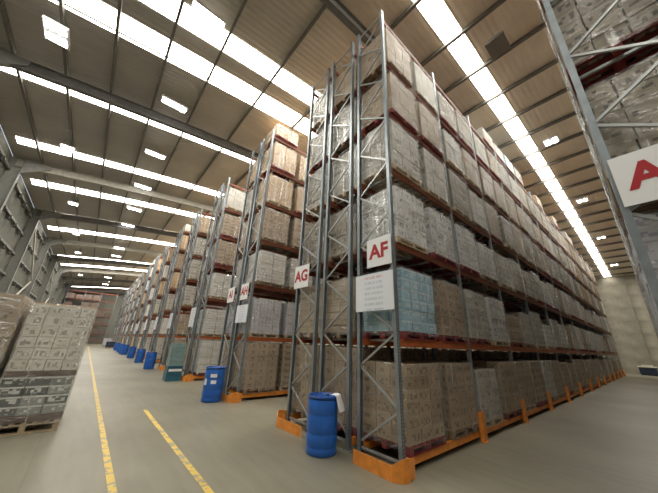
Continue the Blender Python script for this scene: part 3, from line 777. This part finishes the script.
# ------------------------------------------------------------------ the stacks by the left edge
def floor_stack(x, y, sx, sy, label, parts, heavy=False):
    """parts: list of (kind, z0, z1)"""
    t = empty('stacked_pallet_load', (x, y, 0), label, 'pallet', 'floor stacks at the left edge')
    for i, p in enumerate(parts):
        if p[0] == 'pallet':
            pe = obj('pallet', None, t)
            for b, nm in zip(PB, PBN):
                fx, fy = sx/PW, sy/PD; fz = (p[2]-p[1])/PH
                obj(nm, unit(nm, (b[1]-b[0])*fx, (b[3]-b[2])*fy, (b[5]-b[4])*fz, p[3]), pe, (b[0]*fx, b[2]*fy, p[1]+b[4]*fz))
        elif p[0] == 'sheet':
            g = Geo(); g.box(-0.01, sx+0.01, -0.01, sy+0.01, p[1], p[2]); obj('layer_pad', (g, p[3]), t)
        else:
            nm, nx, ny, nl, m = p[3:]
            lh = (p[2]-p[1])/nl
            for L in range(nl):
                off = rl.uniform(-.01, .01)
                for a in range(nx):
                    for b in range(ny):
                        if 0 < a < nx-1 and 0 < b < ny-1 and L < nl-1: continue
                        e = rl.uniform(-.004, .004)
                        obj(nm, unit(nm, round(sx/nx-.008, 3), round(sy/ny-.008, 3), round(lh-.006, 3), m), t, (a*sx/nx+.004+off+e, b*sy/ny+.004, p[1]+L*lh+.002))
    top = parts[-1][2]
    if True:
        o = obj('shrink_wrap', wrap_mesh(round(top-0.1, 2), 1), t, (0, 0, 0.08))
        if heavy: o.data = o.data.copy(); o.data.materials[0] = MT['filmheavy']
        o.scale = (sx/PW, sy/PD, 1)
    return t
MT['cans'] = carton_mat('black and silver can trays', (0.07, 0.08, 0.08), (0.35, 0.36, 0.35), (0.8, 0.8, 0.78), 0.8, bands=0.9, rough=0.3)
MT['cream carton'] = carton_mat('cream printed cartons', (0.66, 0.63, 0.57), (0.76, 0.73, 0.67), (0.16, 0.14, 0.12), 0.6)
MT['padbrown'] = mat('brown layer pad and far shade', (0.16, 0.11, 0.09), 0.7, noise=0.3)
floor_stack(-5.14, 5.25, 1.02, 1.2, 'stack of cream printed cartons over dark can trays on a wooden pallet, left edge',
            [('pallet', 0, 0.2, 'woodlight'), ('sheet', 0.2, 0.32, 'padbrown'), ('u', 0.32, 1.0, 'can_tray', 3, 4, 4, 'cans'), ('sheet', 1.0, 1.1, 'padbrown'), ('u', 1.10, 2.38, 'carton', 4, 4, 6, 'cream carton')])
floor_stack(-6.4, 4.9, 1.15, 1.2, 'film-wrapped stack of brown cartons at the far left edge beside the cream stack',
            [('pallet', 0, 0.15, 'wood'), ('u', 0.15, 2.5, 'carton', 3, 3, 9, 'brown')], heavy=True)
floor_stack(-5.3, 6.75, 1.2, 1.2, 'tan carton stack just showing behind the cream carton stack',
            [('pallet', 0, 0.15, 'wood'), ('u', 0.15, 2.52, 'carton', 3, 3, 8, 'tan')])

# ------------------------------------------------------------------ far things
t = empty('navy_crate', (40.3, -2.2, 0), 'dark navy crate with a pale lid by the far concrete wall', 'crate')
g = Geo(); g.box(0, 1.0, 0, 1.25, 0.12, 0.75); g.box(-.04, 1.04, -.04, 1.29, 0.68, 0.75); g.box(0.05, 0.2, 0.05, 1.2, 0, 0.12); g.box(0.8, 0.95, 0.05, 1.2, 0, 0.12); obj('crate_body', (g, 'navy'), t)
g = Geo(); g.box(-.05, 1.05, -.05, 1.3, 0.752, 0.86); g.box(.1, .6, .2, 1.0, 0.86, 0.98); obj('lid', (g, 'cream'), t, label='cream lid')
# rack across the far left end
t = empty('pallet_rack', (-9.3, 75.5, 0), 'dark red rack across the far end of the cross aisle', 'rack', 'rack rows')
for k in range(4):
    for yy in (0, D):
        obj('post', postm, t, (k*BAY, yy, 0))
for k in range(3):
    for z in LV[1:]:
        for yy in (0, D): obj('beam', beamm, t, (k*BAY, yy, z))
g = Geo(); k = 0
for i in range(6):
    for L in range(6):
        if rl.random() < 0.75:
            h = rl.uniform(0.7, 1.3); g.box(0.1+i*1.4, 1.3+i*1.4, -0.05, 0.95, LV[L]+0.01, LV[L]+h)
obj('cartons', (g, 'padbrown'), t, kind='stuff')  # dark brown carries the shade of the far end
for i, (x, y, m) in enumerate(((-1.6, 60, 'lilac'), (-1.5, 52, 'navy'))):
    t = empty('floor_pallet', (x, y, 0), ['pale wrapped load on the floor at the far end of the cross aisle', 'low dark load on the floor at the far end of the cross aisle'][i], 'pallet')
    obj('pallet', pallet_mesh('wood'), t)
    g = Geo()
    for L in range(3 if i == 0 else 2):
        for a in range(3): g.box(a*.4+.01, a*.4+.39, .01, .99, PH+L*.4, PH+L*.4+.39)
    obj('cartons', (g, m), t, kind='stuff')
print('objects', len(bpy.data.objects), 'loads', len(LOADS), 'cartons', nc)

_l = {}
for o in bpy.data.objects:
    if o.get('label') and o.get('category'): _l.setdefault(o['label'], []).append(o.name)
print('DUP', {k: v for k, v in _l.items() if len(v) > 1})
